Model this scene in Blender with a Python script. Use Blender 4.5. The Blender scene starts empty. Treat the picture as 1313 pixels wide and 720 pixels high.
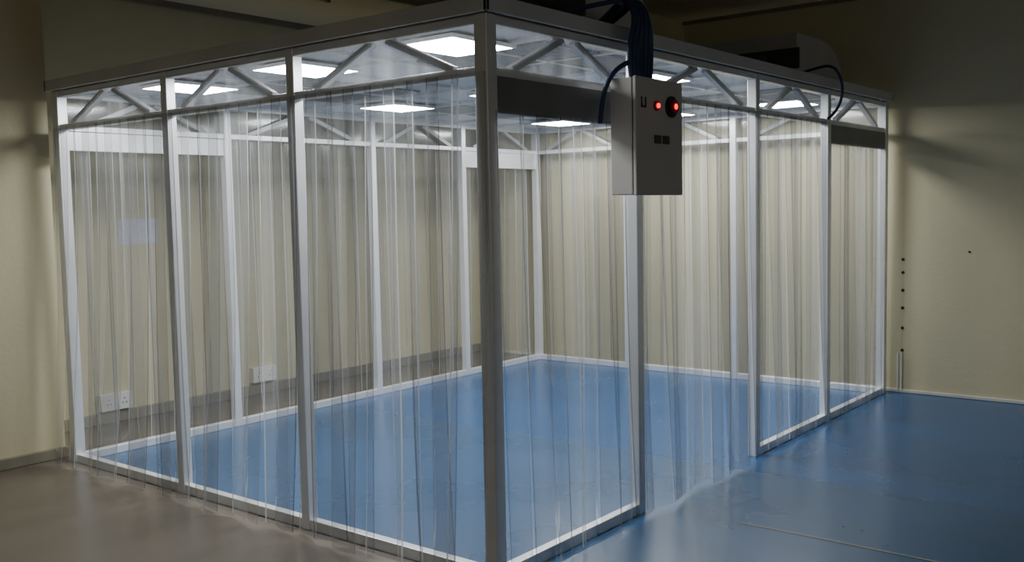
import bpy, bmesh, math, random
from mathutils import Vector, Matrix
random.seed(11)
S = bpy.context.scene
COL = S.collection

# ------------------------------------------------------------ materials
def new_mat(name):
    m = bpy.data.materials.new(name); m.use_nodes = True
    nt = m.node_tree; nt.nodes.clear()
    out = nt.nodes.new('ShaderNodeOutputMaterial')
    return m, nt, out

def pbr(name, c1, c2=None, rough=0.5, metal=0.0, scale=3.0, bump=0.0, bscale=60, r2=None, spec=0.5, detail=4, coat=0):
    m, nt, out = new_mat(name)
    b = nt.nodes.new('ShaderNodeBsdfPrincipled')
    b.inputs['Roughness'].default_value = rough
    b.inputs['Metallic'].default_value = metal
    b.inputs['Specular IOR Level'].default_value = spec
    b.inputs['Coat Weight'].default_value = coat
    tc = nt.nodes.new('ShaderNodeTexCoord')
    n = nt.nodes.new('ShaderNodeTexNoise'); n.inputs['Scale'].default_value = scale
    n.inputs['Detail'].default_value = detail
    nt.links.new(tc.outputs['Object'], n.inputs['Vector'])
    r = nt.nodes.new('ShaderNodeValToRGB')
    r.color_ramp.elements[0].position = 0.3; r.color_ramp.elements[1].position = 0.7
    r.color_ramp.elements[0].color = (*c1, 1); r.color_ramp.elements[1].color = (*(c2 or c1), 1)
    nt.links.new(n.outputs['Fac'], r.inputs['Fac'])
    nt.links.new(r.outputs['Color'], b.inputs['Base Color'])
    if r2 is not None:
        mr = nt.nodes.new('ShaderNodeMapRange')
        mr.inputs['To Min'].default_value = rough; mr.inputs['To Max'].default_value = r2
        nt.links.new(n.outputs['Fac'], mr.inputs['Value'])
        nt.links.new(mr.outputs['Result'], b.inputs['Roughness'])
    if bump:
        n2 = nt.nodes.new('ShaderNodeTexNoise'); n2.inputs['Scale'].default_value = bscale
        nt.links.new(tc.outputs['Object'], n2.inputs['Vector'])
        bp = nt.nodes.new('ShaderNodeBump'); bp.inputs['Strength'].default_value = bump
        bp.inputs['Distance'].default_value = 0.01
        nt.links.new(n2.outputs['Fac'], bp.inputs['Height'])
        nt.links.new(bp.outputs['Normal'], b.inputs['Normal'])
    nt.links.new(b.outputs['BSDF'], out.inputs['Surface'])
    return m

def emis(name, col, st):
    m, nt, out = new_mat(name)
    e = nt.nodes.new('ShaderNodeEmission'); e.inputs['Color'].default_value = (*col, 1)
    e.inputs['Strength'].default_value = st
    nt.links.new(e.outputs[0], out.inputs['Surface'])
    return m

def pvc(name, haze, gloss, t_lo, t_hi, rough=0.12, var=0.06, isl=0.10, power=3.0):
    """clear flexible PVC: see-through, faint haze and tint that differ from strip to strip, thin-sheet sheen"""
    m, nt, out = new_mat(name)
    N, Lk = nt.nodes.new, nt.links.new
    ge = N('ShaderNodeNewGeometry')
    tr = N('ShaderNodeBsdfTransparent')
    mc = N('ShaderNodeMix'); mc.data_type = 'RGBA'
    mc.inputs[6].default_value = (t_lo, t_lo, t_lo*1.01, 1); mc.inputs[7].default_value = (t_hi, t_hi, t_hi, 1)
    df = N('ShaderNodeBsdfDiffuse'); df.inputs['Color'].default_value = (0.82, 0.84, 0.85, 1)
    tl = N('ShaderNodeBsdfTranslucent'); tl.inputs['Color'].default_value = (0.82, 0.84, 0.85, 1)
    mx0 = N('ShaderNodeMixShader'); mx0.inputs[0].default_value = 0.5
    Lk(df.outputs[0], mx0.inputs[1]); Lk(tl.outputs[0], mx0.inputs[2])
    tc = N('ShaderNodeTexCoord')
    mp = N('ShaderNodeMapping'); mp.inputs['Scale'].default_value = (11, 11, 0.45)
    Lk(tc.outputs['Object'], mp.inputs['Vector'])
    n = N('ShaderNodeTexNoise'); n.inputs['Scale'].default_value = 1.0; n.inputs['Detail'].default_value = 3
    Lk(mp.outputs[0], n.inputs['Vector'])
    mr = N('ShaderNodeMapRange')
    mr.inputs['From Min'].default_value = 0.35; mr.inputs['From Max'].default_value = 0.65
    mr.inputs['To Min'].default_value = max(0, haze - var); mr.inputs['To Max'].default_value = haze + var
    Lk(n.outputs['Fac'], mr.inputs['Value'])
    Lk(ge.outputs['Random Per Island'], mc.inputs[0]); Lk(mc.outputs[2], tr.inputs['Color'])
    pw = N('ShaderNodeMath'); pw.operation = 'POWER'; pw.inputs[1].default_value = power
    Lk(ge.outputs['Random Per Island'], pw.inputs[0])
    ma = N('ShaderNodeMath'); ma.operation = 'MULTIPLY_ADD'; ma.inputs[1].default_value = isl
    Lk(pw.outputs[0], ma.inputs[0]); Lk(mr.outputs[0], ma.inputs[2])
    mx1 = N('ShaderNodeMixShader')
    Lk(ma.outputs[0], mx1.inputs[0]); Lk(tr.outputs[0], mx1.inputs[1]); Lk(mx0.outputs[0], mx1.inputs[2])
    gl = N('ShaderNodeBsdfGlossy'); gl.inputs['Roughness'].default_value = rough
    mi = N('ShaderNodeMapRange'); mi.inputs['To Min'].default_value = 1.5; mi.inputs['To Max'].default_value = 1/1.5
    Lk(ge.outputs['Backfacing'], mi.inputs['Value'])
    fr = N('ShaderNodeFresnel'); Lk(mi.outputs[0], fr.inputs['IOR'])
    mu = N('ShaderNodeMath'); mu.operation = 'MULTIPLY'; mu.inputs[1].default_value = gloss; mu.use_clamp = True
    Lk(fr.outputs[0], mu.inputs[0])
    mx2 = N('ShaderNodeMixShader')
    Lk(mu.outputs[0], mx2.inputs[0]); Lk(mx1.outputs[0], mx2.inputs[1]); Lk(gl.outputs[0], mx2.inputs[2])
    Lk(mx2.outputs[0], out.inputs['Surface'])
    return m

M_frame = pbr('satin_white_aluminium', (0.72, 0.73, 0.74), (0.80, 0.81, 0.82), 0.32, 0.45, 6)
M_fascia = pbr('fascia_sheet', (0.50, 0.50, 0.49), (0.60, 0.60, 0.59), 0.5, 0.2, 2)
M_truss = pbr('truss_metal', (0.36, 0.37, 0.38), (0.44, 0.44, 0.44), 0.45, 0.4, 5)
M_header = pbr('header_sheet_grey', (0.17, 0.17, 0.175), (0.22, 0.22, 0.225), 0.4, 0.1, 3)
M_ceilp = pbr('booth_ceiling_panel', (0.72, 0.73, 0.74), (0.80, 0.80, 0.81), 0.5, 0.0, 4)
M_grille = pbr('hepa_grille', (0.36, 0.37, 0.37), (0.48, 0.48, 0.48), 0.5, 0.3, 40)
M_wall = pbr('cream_wall_paint', (0.55, 0.50, 0.315), (0.61, 0.555, 0.36), 0.75, 0, 1.2, 0.15, 35)
M_skirt = pbr('skirting', (0.20, 0.18, 0.13), (0.25, 0.23, 0.17), 0.6, 0, 4)
M_skirtw = pbr('skirting_light', (0.6, 0.58, 0.5), (0.66, 0.64, 0.56), 0.5, 0, 4)
M_roomceil = pbr('room_ceiling', (0.58, 0.53, 0.42), (0.62, 0.57, 0.46), 0.85, 0, 1.5)
M_grey = pbr('grey_epoxy_floor', (0.13, 0.108, 0.086), (0.17, 0.143, 0.113), 0.24, 0, 1.6, 0.02, 3, 0.38)
M_blue = pbr('blue_epoxy_floor', (0.012, 0.070, 0.190), (0.017, 0.086, 0.225), 0.20, 0, 1.1, 0.02, 3, 0.32)
M_blue2 = pbr('blue_epoxy_floor_worn', (0.019, 0.070, 0.158), (0.026, 0.085, 0.188), 0.22, 0, 1.3, 0.02, 3, 0.34)
M_scratch = pbr('floor_line', (0.35, 0.30, 0.16), (0.22, 0.24, 0.2), 0.6, 0, 9)
M_box = pbr('control_box_paint', (0.52, 0.50, 0.46), (0.55, 0.53, 0.49), 0.55, 0, 4)
M_black = pbr('black_plastic', (0.012, 0.012, 0.013), None, 0.4)
M_cable = pbr('cable_sheath', (0.015, 0.035, 0.085), (0.025, 0.05, 0.12), 0.45)
M_label = pbr('label_dark', (0.05, 0.045, 0.04), (0.08, 0.07, 0.06), 0.5, 0, 30)
M_ffu = pbr('fan_unit_grey', (0.42, 0.41, 0.38), (0.48, 0.47, 0.44), 0.55, 0.1, 5)
M_ffud = pbr('fan_unit_dark', (0.05, 0.05, 0.05), (0.08, 0.08, 0.08), 0.5, 0.2, 5)
M_white = pbr('white_plastic', (0.75, 0.75, 0.73), (0.8, 0.8, 0.78), 0.4)
M_paper = pbr('paper', (0.62, 0.62, 0.68), (0.5, 0.5, 0.62), 0.8, 0, 25)
M_red = emis('red_indicator', (1.0, 0.02, 0.02), 3)
M_redd = pbr('red_lens', (0.25, 0.01, 0.01), (0.3, 0.01, 0.01), 0.3)
M_led = emis('led_panel', (0.95, 0.98, 1.0), 58)
M_pvc = pvc('clear_pvc', 0.04, 1.0, 0.76, 0.98, 0.12, 0.035, 0.12)
M_edge = pvc('pvc_edge', 0.10, 1.8, 0.32, 0.80, 0.15, 0.08, 0.9, 2.2)
M_pane = pvc('acrylic_pane', 0.11, 1.4, 0.90, 0.95, 0.12, 0.07, 0.06)

# ------------------------------------------------------------ builder
class Build:
    def __init__(s, name, mats):
        s.name, s.mats, s.bm = name, mats, bmesh.new()
    def box(s, a, b, mi=0):
        x0, x1 = sorted((a[0], b[0])); y0, y1 = sorted((a[1], b[1])); z0, z1 = sorted((a[2], b[2]))
        v = [s.bm.verts.new(p) for p in ((x0,y0,z0),(x1,y0,z0),(x1,y1,z0),(x0,y1,z0),(x0,y0,z1),(x1,y0,z1),(x1,y1,z1),(x0,y1,z1))]
        for f in ((3,2,1,0),(4,5,6,7),(0,1,5,4),(1,2,6,5),(2,3,7,6),(3,0,4,7)):
            fc = s.bm.faces.new([v[i] for i in f]); fc.material_index = mi
    def bar(s, p, q, w, mi=0):
        p, q = Vector(p), Vector(q); d = (q - p).normalized()
        up = Vector((0,0,1)) if abs(d.z) < 0.95 else Vector((1,0,0))
        r = d.cross(up).normalized(); u = r.cross(d).normalized(); h = w/2
        vs = []
        for c in (p, q):
            for a, b in ((-h,-h),(h,-h),(h,h),(-h,h)):
                vs.append(s.bm.verts.new(c + r*a + u*b))
        for f in ((3,2,1,0),(4,5,6,7),(0,1,5,4),(1,2,6,5),(2,3,7,6),(3,0,4,7)):
            fc = s.bm.faces.new([vs[i] for i in f]); fc.material_index = mi
    def prism(s, prof, y0, y1, mi=0):
        A = [s.bm.verts.new((x,y0,z)) for x,z in prof]; B = [s.bm.verts.new((x,y1,z)) for x,z in prof]
        n = len(prof)
        s.bm.faces.new(A[::-1]).material_index = mi; s.bm.faces.new(B).material_index = mi
        for i in range(n):
            s.bm.faces.new([A[i],A[(i+1)%n],B[(i+1)%n],B[i]]).material_index = mi
    def quad(s, pts, mi=0):
        fc = s.bm.faces.new([s.bm.verts.new(p) for p in pts]); fc.material_index = mi
    def cyl(s, p, q, r, mi=0, n=20, r2=None):
        p, q = Vector(p), Vector(q); d = (q - p).normalized()
        up = Vector((0,0,1)) if abs(d.z) < 0.95 else Vector((1,0,0))
        a = d.cross(up).normalized(); b = a.cross(d)
        r2 = r if r2 is None else r2
        A = [s.bm.verts.new(p + (a*math.cos(t)+b*math.sin(t))*r) for t in [i*2*math.pi/n for i in range(n)]]
        B = [s.bm.verts.new(q + (a*math.cos(t)+b*math.sin(t))*r2) for t in [i*2*math.pi/n for i in range(n)]]
        for i in range(n):
            f = s.bm.faces.new([A[i], A[(i+1)%n], B[(i+1)%n], B[i]]); f.material_index = mi; f.smooth = True
        for ring in (A[::-1], B):
            f = s.bm.faces.new(ring); f.material_index = mi
    def done(s, parent=None, bevel=0, normals=True):
        if normals: bmesh.ops.recalc_face_normals(s.bm, faces=s.bm.faces)
        me = bpy.data.meshes.new(s.name); s.bm.to_mesh(me); s.bm.free()
        for m in s.mats: me.materials.append(m)
        o = bpy.data.objects.new(s.name, me); COL.objects.link(o)
        if parent: o.parent = parent
        if bevel:
            b = o.modifiers.new('bevel', 'BEVEL'); b.width = bevel; b.segments = 2; b.limit_method = 'ANGLE'
        return o

def empty(name):
    o = bpy.data.objects.new(name, None); COL.objects.link(o); return o

def tube(name, paths, r, mat, parent=None):
    cu = bpy.data.curves.new(name, 'CURVE'); cu.dimensions = '3D'; cu.bevel_depth = r; cu.bevel_resolution = 3
    for pts in paths:
        sp = cu.splines.new('NURBS'); sp.points.add(len(pts)-1)
        for i, p in enumerate(pts): sp.points[i].co = (*p, 1)
        sp.use_endpoint_u = True; sp.order_u = 3
    cu.materials.append(mat)
    o = bpy.data.objects.new(name, cu); COL.objects.link(o)
    if parent: o.parent = parent
    return o

# ------------------------------------------------------------ dimensions (metres)
LX, LY, H = 5.19, 3.68, 2.50
PW = 0.06
WX, WY, CZ = 5.30, 4.60, 3.36
XF = [0.03, 1.215, 2.655, 3.88, LX-0.03]      # posts, front (y=0) side
XB = [0.03, 1.29, 2.78, 3.97, LX-0.03]        # posts, rear (y=LY) side
YL = [0.03, 1.28, 2.40, LY-0.03]              # posts, x=0 side
YR = [0.03, 1.37, 2.52, LY-0.03]              # posts, x=LX side

# ------------------------------------------------------------ room shell
b = Build('floor', [M_grey, M_blue2, M_blue])
b.quad([(-9,-8,0),(0.0,-8,0),(0.0,WY,0),(-9,WY,0)], 0)
b.quad([(0,-8,0),(2.30,-8,0),(2.30,LY,0),(0,LY,0)], 1)
b.quad([(2.30,-8,0),(WX,-8,0),(WX,LY,0),(2.30,LY,0)], 2)
b.quad([(0,LY,0),(WX,LY,0),(WX,WY,0),(0,WY,0)], 0)
b.done()
b = Build('floor_marking_line', [M_scratch]); b.box((1.362,-0.48,0.0),(1.374,-1.45,0.002)); b.done()
b = Build('ceiling', [M_roomceil]); b.box((-9,-8,CZ),(WX+0.2,WY+0.2,CZ+0.12)); b.done()
b = Build('wall_right', [M_wall]); b.box((WX,-8,0),(WX+0.2,WY+0.2,CZ)); b.done()
b = Build('wall_back', [M_wall]); b.box((0.04,WY,0),(WX,WY+0.2,CZ)); b.done()
b = Build('wall_left', [M_wall]); b.box((-9,3.84,0),(0.04,WY+0.2,CZ)); b.done()
b = Build('baseboard_left', [M_skirt]); b.box((-9,3.815,0),(0.055,3.84,0.075)); b.done(bevel=0.006)
b = Build('baseboard_back', [M_skirt]); b.box((0.055,WY-0.025,0),(WX,WY,0.09)); b.done(bevel=0.006)
b = Build('baseboard_right', [M_skirtw]); b.box((WX-0.02,-8,0),(WX,WY-0.03,0.03)); b.done(bevel=0.006)
b = Build('ceiling_beam', [M_wall]); b.box((0.5,1.95,CZ-0.28),(WX,2.30,CZ)); b.done()
b = Build('trim_cornice', [M_skirt]); b.box((WX-0.04,-8,CZ-0.03),(WX,1.95,CZ)); b.box((0.04,WY-0.05,CZ-0.05),(WX,WY,CZ)); b.done()

# ------------------------------------------------------------ booth
booth = empty('softwall_cleanroom_booth')
h = PW/2
SIDES = [(XF,'x',0.03),(XB,'x',LY-0.03),(YL,'y',0.03),(YR,'y',LX-0.03)]
def P(ax, s, c, z): return (s, c, z) if ax == 'x' else (c, s, z)
b = Build('posts_and_rails', [M_frame])
for cx_ in (0.03, LX-0.03):
    for cy_ in (0.03, LY-0.03):
        k = 0.034
        b.box((cx_-k,cy_-k,0),(cx_+k,cy_+k,2.44))
for arr, ax, c in SIDES:
    for s in arr[1:-1]:
        b.box(P(ax,s-h,c-h,0), P(ax,s+h,c+h,2.44))
ZL0, ZL1, ZT0, ZT1 = 2.185, 2.225, 2.40, 2.44
for z0, z1 in ((0.0,0.055),(ZL0,ZL1),(ZT0,ZT1)):
    for si,(arr, ax, c) in enumerate(SIDES):
        for i in range(len(arr)-1):
            if z0 == 0 and si == 0 and i == 1: continue     # doorway has no sill
            b.box(P(ax,arr[i]+h,c-0.025,z0), P(ax,arr[i+1]-h,c+0.025,z1))
b.done(booth, 0.004)

b = Build('roof_truss_diagonals', [M_truss])
for arr, ax, c in SIDES:
    for i in range(len(arr)-1):
        a0, a1 = arr[i]+h, arr[i+1]-h
        at = lambda t, z: P(ax, a0+(a1-a0)*t, c, z)
        b.bar(at(0.12, ZL1), at(0.46, ZT0), 0.032); b.bar(at(0.54, ZT0), at(0.88, ZL1), 0.032)
b.done(booth)

b = Build('clerestory_panes', [M_pane])
for (arr, ax, c), c2 in zip(SIDES, (-0.002, LY+0.002, -0.002, LX+0.002)):
    for i in range(len(arr)-1):
        a0, a1 = arr[i]+h, arr[i+1]-h
        b.quad([P(ax,a0,c2,ZL1-0.01),P(ax,a1,c2,ZL1-0.01),P(ax,a1,c2,ZT0+0.01),P(ax,a0,c2,ZT0+0.01)])
b.done(booth, normals=False)

b = Build('header_panels', [M_header, M_frame])
b.box((XF[0]+h,0.0,2.03),(XF[1]-h,0.04,ZL0+0.002))
b.box((XF[3]+h,0.0,2.05),(XF[4]-h,0.04,ZL0+0.002))
b.box((XB[0]+h,LY-0.045,2.06),(XB[1]-h,LY-0.02,ZL0),1)
b.box((XB[3]+h,LY-0.045,2.03),(XB[4]-h,LY-0.02,ZL0),1)
b.done(booth, 0.003)

b = Build('roof_fascia', [M_fascia])
e = 0.035
b.box((-e,-e,2.44),(LX+e,-e+0.02,H+0.01)); b.box((-e,LY+e-0.02,2.44),(LX+e,LY+e,H+0.01))
b.box((-e,-e,2.44),(-e+0.02,LY+e,H+0.01)); b.box((LX+e-0.02,-e,2.44),(LX+e,LY+e,H+0.01))
b.done(booth, 0.004)

b = Build('booth_ceiling', [M_ceilp, M_frame, M_grille])
b.box((0,0,2.46),(LX,LY,2.49), 0)
xs_g = [0.06 + i*(LX-0.12)/8 for i in range(9)]
ys_g = [0.06 + i*(LY-0.12)/6 for i in range(7)]
for x in xs_g: b.box((x-0.012,0.06,2.44),(x+0.012,LY-0.06,2.46),1)
for y in ys_g: b.box((0.06,y-0.012,2.44),(LX-0.06,y+0.012,2.46),1)
lights = [(x,y) for x in (0.50,2.35,4.55) for y in (0.62,1.75,2.88)]
ffus = [(1.33,0.75),(1.33,2.6),(4.2,0.72),(3.3,2.6)]
for (x,y) in ffus:
    for k in range(26):
        xx = x-0.5+k*0.04
        b.box((xx,y-0.45,2.445),(xx+0.016,y+0.45,2.459),2)
b.done(booth)

for i,(x,y) in enumerate(lights):
    b = Build('led_panel_light', [M_white, M_led])
    b.box((x-0.24,y-0.20,2.425),(x+0.24,y+0.20,2.443),0)
    b.quad([(x-0.225,y-0.185,2.424),(x-0.225,y+0.185,2.424),(x+0.225,y+0.185,2.424),(x+0.225,y-0.185,2.424)],1)
    o = b.done(normals=False)

# ------------------------------------------------------------ strip curtains
def curtain(p, q, nrm, ztop, zbot, name, offset=0.05, pitch=0.135, width=0.19, wild=1.0, flare=0.0):
    p, q, nrm = Vector(p), Vector(q), Vector(nrm)
    L = (q-p).length; d = (q-p)/L
    bm = bmesh.new()
    n = max(2, int(round((L-width)/pitch))+1)
    pt = (L-width)/(n-1)
    T = [0, 0.04, 0.2, 0.4, 0.6, 0.8, 0.96, 1]
    R = 16
    for k in range(n):
        s0 = k*pt
        lay = 0.016*(k % 2)
        bow = random.uniform(0.006, 0.020)*random.choice((1,1,-1))*wild
        tw = random.uniform(-0.35, 0.35)*wild
        ph = random.uniform(0, 6.28); fq = random.uniform(0.4, 1.2)
        am = random.uniform(0.001, 0.009)*wild
        sway = random.uniform(-0.055, 0.055)*wild
        fl = random.uniform(0.1, 1.0)*flare
        zb = zbot + random.uniform(0.0, 0.03)
        grid = []
        for j in range(R+1):
            g = j/R; z = ztop + (zb-ztop)*g
            row = []
            for t in T:
                c = t-0.5
                s = s0 + width*0.5 + c*width*math.cos(tw*g) + sway*g*g
                o = offset + lay + bow*(1-4*c*c)*(0.3+0.7*g) + c*width*math.sin(tw*g) + am*math.sin(ph+g*6.28*fq)*g + fl*g*g + abs(math.sin(tw))*width*0.5*g
                v = p + d*s + nrm*o; v.z = z
                row.append(bm.verts.new(v))
            grid.append(row)
        for j in range(R):
            for i in range(len(T)-1):
                f = bm.faces.new([grid[j][i], grid[j][i+1], grid[j+1][i+1], grid[j+1][i]])
                f.smooth = True
                f.material_index = 1 if i in (0, len(T)-2) else 0
    me = bpy.data.meshes.new(name); bm.to_mesh(me); bm.free()
    me.materials.append(M_pvc); me.materials.append(M_edge)
    o = bpy.data.objects.new(name, me); COL.objects.link(o)
    return o
curtain((0,0.0,0),(0,LY,0),(-1,0,0),2.20,0.004,'pvc_strip_curtain',0.012, wild=1.1, flare=0.13)
curtain((0.04,0,0),(XF[1],0,0),(0,-1,0),2.04,0.004,'pvc_strip_curtain',0.010, wild=0.9, flare=0.03)
curtain((XF[1],0,0),(XF[3],0,0),(0,-1,0),2.20,0.004,'pvc_strip_curtain',0.010, wild=0.9, flare=0.03)
curtain((XF[3],0,0),(LX-0.02,0,0),(0,-1,0),2.06,0.004,'pvc_strip_curtain',0.010, wild=0.7)
curtain((0.03,LY,0),(LX,LY,0),(0,1,0),2.20,0.004,'pvc_strip_curtain',0.012, pitch=0.15, wild=1.0)
curtain((LX,0.03,0),(LX,LY,0),(1,0,0),2.20,0.004,'pvc_strip_curtain',0.006, pitch=0.15, wild=0.35)

# ------------------------------------------------------------ fan filter units on the roof
def ffu(x, y, lx=1.1, ly=1.0, hh=0.20):
    b = Build('fan_filter_unit', [M_ffu, M_ffud])
    z = 2.49; x0, x1 = x-lx/2, x+lx/2
    b.box((x0,y-ly/2,z),(x1,y+ly/2,z+0.09), 0)
    prof = [(x0+0.35,z+0.09),(x1,z+0.09)]
    for k in range(9):
        a = k/8*math.pi/2
        prof.append((x1-0.45+0.45*math.cos(a), z+0.09+(hh+0.02)*math.sin(a)))
    prof.append((x0+0.35,z+0.11+hh))
    b.prism(prof, y-ly/2+0.04, y+ly/2-0.04, 0)
    b.cyl((x0+0.2,y-0.15,z+0.09),(x0+0.2,y-0.15,z+0.22),0.13,1,24)
    b.box((x0+0.34,y-ly/2+0.02,z+0.13),(x0+0.36,y+ly/2-0.02,z+hh),1)
    return b.done()
for i,(x,y) in enumerate(ffus): ffu(x, y, lx=1.3 if x > 4 else 1.1, hh=0.28 if y < 1 else 0.16)

# ------------------------------------------------------------ control box
cb = empty('electrical_control_box')
X0, X1, Y0, Y1, Z0, Z1 = 0.81, 1.245, -0.225, -0.085, 1.68, 2.23
b = Build('enclosure', [M_box, M_black])
b.box((X0,Y0+0.02,Z0),(X1,Y1,Z1),0)
b.box((X0+0.004,Y0+0.012,Z0+0.004),(X1-0.004,Y0+0.02,Z1-0.004),1)
b.box((X0-0.004,Y0-0.006,Z0-0.004),(X1+0.004,Y0+0.012,Z1+0.004),0)
b.done(cb, 0.004)
b = Build('mounting_bracket', [M_frame])
b.box((1.18,-0.086,Z0+0.05),(1.24,0.0,Z0+0.09)); b.box((1.18,-0.086,Z1-0.09),(1.24,0.0,Z1-0.05)); b.done(cb)
b = Build('indicator_lamps', [M_black, M_red, M_label, M_redd])
yf = Y0-0.006
b.cyl((0.99,yf,2.105),(0.99,yf-0.010,2.105),0.024,3); b.cyl((0.99,yf-0.010,2.105),(0.99,yf-0.018,2.105),0.012,1)
b.cyl((1.13,yf,2.108),(1.13,yf-0.012,2.108),0.052,0,28); b.cyl((1.13,yf-0.012,2.108),(1.13,yf-0.03,2.108),0.032,3); b.cyl((1.13,yf-0.03,2.108),(1.13,yf-0.034,2.108),0.014,1)
for xx in (0.97,1.05):
    b.box((xx,yf,1.925),(xx+0.062,yf-0.004,1.965),2)
b.box((0.85,yf,2.09),(0.86,yf-0.003,2.14),2); b.box((0.885,yf,2.09),(0.895,yf-0.003,2.14),2); b.box((0.85,yf,2.09),(0.895,yf-0.003,2.10),2)
b.done(cb)
b = Build('isolator_knob', [M_black]); b.cyl((X1,-0.15,1.96),(X1+0.02,-0.15,1.96),0.014); b.cyl((X1+0.02,-0.15,1.96),(X1+0.035,-0.15,1.96),0.018); b.done(cb)

paths = []
for k in range(9):
    o = (k-4)*0.016
    paths.append([(1.33+o,0.35,2.56),(1.17+o,0.1,2.60+0.02*(k%3)),(1.06+o,-0.06,2.64+0.02*(k%2)),(1.03+o,-0.14-0.01*(k%2),2.54),(1.01+o*1.8,-0.13,2.36),(1.0+o,-0.13-0.012*(k%3),2.22)])
paths.append([(1.0,-0.13,2.22),(0.96,-0.13,2.33),(0.87,-0.12,2.30),(0.80,-0.10,2.25),(0.765,-0.07,2.15),(0.76,-0.06,2.02)])
paths.append([(1.3,0.3,2.58),(1.06,-0.02,2.62),(0.94,-0.06,2.62),(0.86,-0.03,2.60),(0.8,0.2,2.58)])
tube('power_cable_bundle', paths, 0.012, M_cable)
tube('power_cable', [[(3.9,0.35,2.55),(3.85,0.1,2.60),(3.80,-0.06,2.60),(3.86,-0.10,2.48),(3.90,-0.08,2.36),(3.84,-0.05,2.26),(3.74,-0.04,2.22)]], 0.010, M_cable)

# ------------------------------------------------------------ wall items
b = Build('wall_notice', [M_paper, M_label]); b.box((0.93,WY-0.004,1.40),(1.27,WY,1.60),0)
b.done()
def outlet(x, z, w=0.26, hh=0.13):
    b = Build('wall_socket_box', [M_white, M_black])
    b.box((x-w/2,WY-0.05,z-hh/2),(x+w/2,WY,z+hh/2),0)
    for s in (-1,1):
        for dx,dz in ((0,0.02),(-0.015,-0.015),(0.015,-0.015)):
            b.box((x+s*w/4+dx-0.004,WY-0.052,z+dz-0.006),(x+s*w/4+dx+0.004,WY-0.05,z+dz+0.006),1)
    b.done(bevel=0.004)
outlet(0.82,0.17); outlet(2.25,0.18)
b = Build('wall_anchor_holes', [M_black])
for z in (1.13,1.02,0.87,0.72,0.55,0.36):
    b.cyl((WX-0.004,-0.10,z),(WX+0.001,-0.10,z),0.013)
b.cyl((WX-0.004,-0.62,1.20),(WX+0.001,-0.62,1.20),0.009)
b.done()
tube('wall_conduit', [[(WX-0.02,-0.10,0.34),(WX-0.02,-0.10,0.2),(WX-0.02,-0.10,0.02)],[(WX-0.02,-0.07,0.34),(WX-0.02,-0.07,0.2),(WX-0.02,-0.07,0.02)]], 0.005, M_white)
b = Build('ceiling_batten_light', [M_white, M_ffu])
b.box((0.9,3.3,CZ-0.05),(2.1,3.42,CZ),1); b.cyl((0.93,3.36,CZ-0.07),(2.07,3.36,CZ-0.07),0.016,0)
b.box((0.9,3.34,CZ-0.09),(0.93,3.38,CZ-0.05),1); b.box((2.07,3.34,CZ-0.09),(2.1,3.38,CZ-0.05),1)
b.done()

# ------------------------------------------------------------ world + camera
w = bpy.data.worlds.new('dim_room_ambient'); S.world = w; w.use_nodes = True
w.node_tree.nodes['Background'].inputs['Color'].default_value = (0.90, 0.86, 0.76, 1)
w.node_tree.nodes['Background'].inputs['Strength'].default_value = 0.24

cam = bpy.data.cameras.new('camera'); co = bpy.data.objects.new('camera', cam); COL.objects.link(co)
cam.sensor_width = 36; cam.lens = 1249/1313*36
yaw, pitch, th = math.radians(38.6), math.radians(4.3), 0.02
f = Vector((math.cos(yaw)*math.cos(pitch), math.sin(yaw)*math.cos(pitch), -math.sin(pitch)))
r0 = Vector((math.sin(yaw), -math.cos(yaw), 0)); u0 = r0.cross(f)
cx = math.cos(th)*r0 - math.sin(th)*u0; cy = math.sin(th)*r0 + math.cos(th)*u0
m = Matrix((cx, cy, -f)).transposed().to_4x4(); m.translation = Vector((-3.158, -2.633, 1.63))
co.matrix_world = m
cam.clip_start = 0.05
S.camera = co
